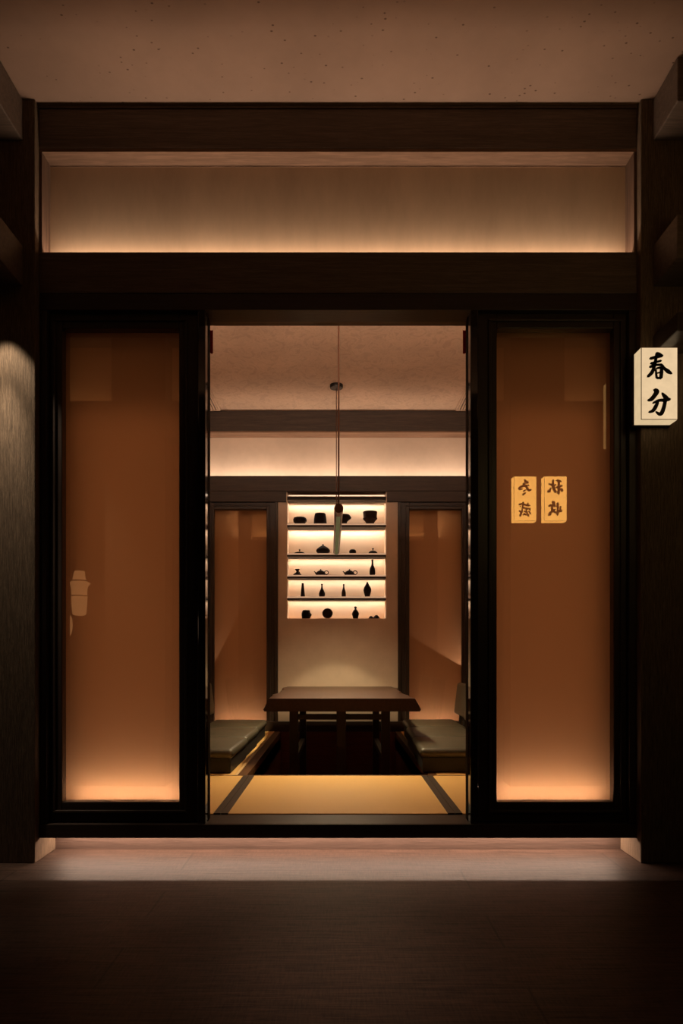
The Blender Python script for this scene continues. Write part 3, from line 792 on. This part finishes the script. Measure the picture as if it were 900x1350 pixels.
SPRING = [([(352, 322), (430, 302), (512, 280)], [30, 34, 38]), ([(430, 252), (470, 262), (512, 290)], [26, 30, 26]), ([(436, 255), (428, 330), (420, 400)], [26, 30, 26]),
          ([(362, 385), (430, 366), (498, 346)], [30, 24, 24]), ([(350, 428), (430, 402), (512, 400)], [32, 24, 30]),
          ([(430, 310), (405, 430), (375, 500), (322, 552)], [30, 36, 40, 30]), ([(500, 395), (535, 445), (585, 485), (632, 514)], [24, 32, 46, 16]),
          ([(428, 455), (432, 520), (440, 572)], [20, 24, 26]), ([(500, 430), (498, 500), (490, 574)], [36, 40, 36]),
          ([(430, 446), (500, 430)], [20, 26]), ([(442, 505), (496, 492)], [16, 18]), ([(440, 568), (500, 566)], [24, 26])]
DIVIDE = [([(402, 716), (440, 735), (410, 790), (370, 835), (322, 852)], [30, 54, 46, 44, 18]), ([(505, 755), (545, 805), (580, 835), (615, 832)], [20, 48, 46, 16]),
          ([(388, 886), (460, 852), (530, 850), (550, 880)], [20, 30, 36, 40]), ([(545, 860), (528, 940), (500, 1010), (470, 1022), (425, 990)], [38, 42, 44, 36, 16]),
          ([(455, 865), (425, 930), (390, 980), (335, 1000)], [30, 42, 38, 18])]
AUTUMN = [([(440, 180), (500, 190), (560, 215)], [40, 46, 26]), ([(500, 200), (495, 400), (492, 550)], [40, 44, 50]), ([(420, 372), (500, 352), (590, 318)], [36, 38, 34]),
          ([(500, 385), (560, 430), (608, 448)], [24, 52, 20]), ([(600, 452), (560, 480)], [28, 30]), ([(362, 160), (352, 310), (380, 420), (425, 505)], [36, 44, 48, 50]),
          ([(312, 380), (275, 440), (235, 500)], [18, 46, 60]), ([(255, 275), (330, 305), (390, 360)], [40, 36, 24]), ([(430, 285), (385, 330)], [26, 22])]
HARVEST = [([(352, 745), (368, 800), (400, 850)], [50, 56, 30]), ([(248, 880), (330, 850), (425, 890)], [40, 36, 40]), ([(330, 880), (335, 980), (400, 1040), (445, 1072)], [34, 44, 40, 30]),
           ([(420, 958), (340, 1010), (290, 1075), (248, 1125)], [18, 40, 52, 56]), ([(468, 790), (472, 950), (462, 1130)], [46, 34, 48]), ([(545, 880), (530, 1000)], [26, 32]), ([(480, 1020), (575, 1005)], [44, 46])]
WINTER = [([(345, 170), (385, 225), (460, 255)], [36, 48, 44]), ([(300, 280), (400, 375), (470, 455), (552, 440)], [36, 40, 56, 16]), ([(492, 336), (380, 335), (230, 375), (195, 440)], [16, 34, 44, 54]),
          ([(455, 262), (400, 270), (320, 290)], [34, 24, 36]), ([(195, 435), (300, 422)], [40, 14]), ([(388, 448), (312, 490)], [26, 28]), ([(390, 516), (292, 590)], [20, 46])]
STORE = [([(195, 845), (300, 825), (410, 865), (512, 866)], [40, 34, 36, 30]), ([(310, 778), (298, 900)], [40, 36]), ([(455, 800), (410, 868)], [24, 34]), ([(215, 890), (235, 905)], [24, 24]),
         ([(262, 915), (400, 945), (505, 965)], [28, 34, 30]), ([(498, 940), (512, 1005)], [34, 28]), ([(285, 930), (268, 1040), (212, 1160)], [26, 36, 44]), ([(195, 1010), (262, 1055)], [36, 30]),
         ([(325, 1010), (400, 1050), (450, 1030)], [24, 24, 20]), ([(300, 1132), (345, 1105), (410, 1120)], [30, 26, 32]), ([(395, 960), (415, 1070), (470, 1150)], [30, 32, 46]), ([(475, 1020), (522, 1098)], [26, 34]), ([(320, 1060), (350, 1090)], [22, 22])]
def make_sign(loc, rz, glyphs, frame, mirror, mat_face, mat_edge, label, group=None):
    """local frame: front towards -Y, origin at the back centre bottom"""
    W, H, T = 0.144, 0.285, 0.062
    r = thing('lantern_sign', label, 'sign', loc, group)
    r.rotation_euler = (0, 0, 0)
    Lx, Ly, Lz = loc
    def WB(x0, x1, y0, y1, z0, z1, bev=0.0): return BX(Lx + x0, Lx + x1, Ly + y0, Ly + y1, Lz + z0, Lz + z1, bev=bev)
    link('back_plate', WB(-W / 2 - 0.003, W / 2 + 0.003, -0.02, 0, -0.004, H + 0.002, 0.001), M['black'], r)
    link('light_box', WB(-W / 2, W / 2, -0.02 - T + 0.002, -0.0205, 0, H), mat_edge, r)
    link('seam', WB(-W / 2 + 0.0003, W / 2 - 0.0003, -0.02 - T + 0.0006, -0.02 - T + 0.0019, 0.0003, H - 0.0003), M['bronze'], r)
    link('face_panel', WB(-W / 2, W / 2, -0.02 - T - 0.003, -0.02 - T + 0.0005, 0, H), mat_face, r)
    bm = bmesh.new(); e = 0.0016; yf = -0.02 - T - 0.0034
    for q in ((-W / 2 - 0.0004, -W / 2 + e, 0, H), (W / 2 - e, W / 2 + 0.0004, 0, H), (-W / 2, W / 2, -0.0004, e), (-W / 2, W / 2, H - e, H + 0.0004)):
        box(bm, Lx + q[0], Lx + q[1], Ly + yf, Ly + yf + 0.002, Lz + q[2], Lz + q[3])
    link('edge_line', bm, M['edge_line'], r)
    x0, x1, y0, y1 = frame
    def fx(x):
        u = (x - x0) / (x1 - x0)
        if mirror: u = 1 - u
        return Lx - W / 2 + u * W
    def fz(y): return Lz + H * (1 - (y - y0) / (y1 - y0))
    for g in glyphs:
        bm = bmesh.new()
        for pts, ws in g: stroke(bm, pts, ws, fx, fz, Ly - 0.02 - T - 0.0031, bold=1.5 if mirror else 1.2)
        link('character', bm, M['ink'], r)
    r.rotation_euler = (0, 0, rz)
    return r
SXC = (px(845, 2.70) + px(893, 2.70)) / 2
make_sign((SXC, 2.785, pz(553, 2.70)), 0, [SPRING, DIVIDE], (245, 705, 178, 1090), False, M['sign'], M['sign_edge'], 'glowing white box sign with two brush characters on the right timber panel')
# the two signs across the corridor, seen mirrored in the right glass door
YM = 2.893
YO = 2 * YM - 4.35
for xc, gl, fr, lb in ((692, [WINTER, STORE], (45, 695, 85, 1285), 'glowing amber box sign across the corridor, mirrored left of its twin in the right door'),
                       (732, [AUTUMN, HARVEST], (140, 700, 65, 1285), 'glowing amber box sign across the corridor, mirrored right of its twin in the right door')):
    make_sign(((xc - CX) * 4.35 / F, YO - 0.082, EYE + (HY - 687) * 4.35 / F), PI, gl, fr, True, M['sign_far'], M['sign_far'], lb, 'signs across the corridor')

# ------------------------------------------------------------------ opposite side of the corridor (only seen mirrored)
YOP = YO - 0.082
for i, s in ((0, -1), (1, 1)):
    a, c = sorted((s * 1.12, s * 3.1))
    bm = BX(a, c, YOP - 0.2, YOP - 0.02, 0, HB)
    a, c = sorted((s * 1.12, s * 1.47))
    box(bm, a, c, YOP - 0.2, YOP, 0, CEIL)
    struct('wall_opposite_%s' % ('left' if s < 0 else 'right'), bm, M['darkwall'], 'dark timber wall and post across the corridor on the %s' % ('left' if s < 0 else 'right'), 'wall')
b = BX(-3.1, 3.1, YOP - 0.2, YOP - 0.03, HB, 2.46); box(b, -3.1, 3.1, YOP - 0.06, YOP - 0.03, 2.46, HT); box(b, -3.1, 3.1, YOP - 0.2, YOP - 0.03, TB, CEIL)
struct('trim_%d' % n, b, M['beam_x'], 'dark timber header across the corridor', 'beam'); n += 1
struct('wall_opposite_niche', BX(-3.1, 3.1, YOP - 0.2, YOP - 0.18, 2.46, TB), M['niche'], 'lit niche wall across the corridor', 'wall')
area('opposite_niche_light', (0, YOP - 0.1, 2.475), 6.0, 0.014, 6.0, WARM, (PI - 0.5, 0, 0))
# paper lanterns on the opposite wall, mirrored in the left door
lp = 2 * YM - YOP
p_l = lp - 0.10
XL = (104.5 - CX) * p_l / F; ZL = EYE + (HY - 812) * p_l / F
k = p_l / F
t = thing('wall_lantern', 'ribbed paper wall lantern across the corridor, mirrored in the left door', 'lantern', (XL, YOP + 0.10, ZL))
bm = bmesh.new(); lathe(bm, XL, YOP + 0.10, ZL, [(r_ * k, h * k) for r_, h in smoothprof([(2, 0), (8, 2), (9.5, 12), (10, 22), (10.5, 26)])]); link('lower_shade', bm, M['lantern'], t, smooth=True)
bm = bmesh.new(); lathe(bm, XL, YOP + 0.10, ZL, [(r_ * k, h * k) for r_, h in [(10, 26.5), (10, 36), (11.5, 40), (15, 43), (9.5, 45.5)]]); link('middle_shade', bm, M['lantern'], t)
for h in (26.2, 46.2):
    bm = bmesh.new(); lathe(bm, XL, YOP + 0.10, ZL, [(10.6 * k, (h - 0.6) * k), (10.8 * k, h * k), (10.6 * k, (h + 0.6) * k)]); link('ring', bm, M['bronze'], t)
bm = bmesh.new(); lathe(bm, XL, YOP + 0.10, ZL, [(r_ * k, h * k) for r_, h in [(9, 47), (8, 50), (6.5, 59), (6, 59)]]); link('upper_shade', bm, M['lantern'], t)
bm = bmesh.new(); tube(bm, [(XL, YOP - 0.02, ZL + 30 * k), (XL, YOP + 0.07, ZL + 30 * k)], 0.008); link('bracket', bm, M['black'], t)

XL2 = (83.5 - CX) * p_l / F; ZL2 = EYE + (HY - 842) * p_l / F
t = thing('wall_lantern', 'oval paper lantern across the corridor, mirrored half hidden at the left door edge', 'lantern', (XL2, YOP + 0.10, ZL2))
bm = bmesh.new(); lathe(bm, XL2, YOP + 0.10, ZL2, [(r_ * k, h * k) for r_, h in smoothprof([(3, 0), (8, 3), (11, 12), (11.5, 20), (9.5, 30), (4, 31)])]); link('shade', bm, M['lantern'], t, smooth=True)
bm = bmesh.new(); tube(bm, [(XL2, YOP - 0.02, ZL2 + 15 * k), (XL2, YOP + 0.07, ZL2 + 15 * k)], 0.008); link('bracket', bm, M['black'], t)

# small downlight under the left corbel, lights the timber panel
dl = thing('downlight', 'small dark downlight under the left timber beam', 'lamp', (-1.352, 2.665, 2.352))
bm = bmesh.new(); lathe(bm, -1.352, 2.665, 2.30, [(0.022, 0.0), (0.025, 0.0), (0.025, 0.052), (0.0, 0.052)], 24)
bmesh.ops.delete(bm, geom=[f for f in bm.faces if all(abs(v.co.z - 2.30) < 1e-4 for v in f.verts) and len(f.verts) > 4], context='FACES')
link('can', bm, M['black'], dl)
spot('panel_spot', (-1.352, 2.665, 2.285), (-1.352, 2.785, 1.25), 18.0, (1.0, 0.80, 0.58), 62, 0.55, 0.008)

spot('panel_spot_core', (-1.352, 2.665, 2.285), (-1.352, 2.785, 1.15), 70.0, (1.0, 0.80, 0.58), 30, 1.0, 0.008)

# corridor ceiling wash (hidden cove on top of the opposite header) and an added spot standing in for the doorway's reflection on the floor
spot('added_floor_spot', (0.03, 1.86, CEIL - 0.02), (0.03, 1.86, 0), 130.0, WARM, 18, 1.0, 0.25)

# ------------------------------------------------------------------ camera and colour
cam = bpy.data.cameras.new('camera'); co = bpy.data.objects.new('camera', cam); COL.objects.link(co)
co.location = (0, 0, EYE); co.rotation_euler = (PI / 2, 0, 0)
cam.sensor_fit = 'VERTICAL'; cam.sensor_height = 36.0; cam.sensor_width = 24.0
cam.lens = 36.0 * F / 1350.0
cam.shift_y = (HY - 675.0) / 1350.0
cam.shift_x = (450.0 - CX) / 1350.0
cam.clip_start = 0.02
S.camera = co
w = bpy.data.worlds.new('world'); S.world = w; w.use_nodes = True
bg = w.node_tree.nodes.get('Background')
if bg is None:
    bg = w.node_tree.nodes.new('ShaderNodeBackground')
bg.inputs[0].default_value = (0.02, 0.014, 0.010, 1); bg.inputs[1].default_value = 0.3
S.view_settings.view_transform = 'Standard'
S.view_settings.look = 'None'
S.view_settings.exposure = 0.0
S.view_settings.gamma = 1.0
S.view_settings.use_curve_mapping = False
S.cycles.use_denoising = True
S.cycles.max_bounces = 10
S.cycles.diffuse_bounces = 6
S.cycles.glossy_bounces = 5
S.cycles.transparent_max_bounces = 12
S.cycles.caustics_reflective = False
S.cycles.caustics_refractive = False
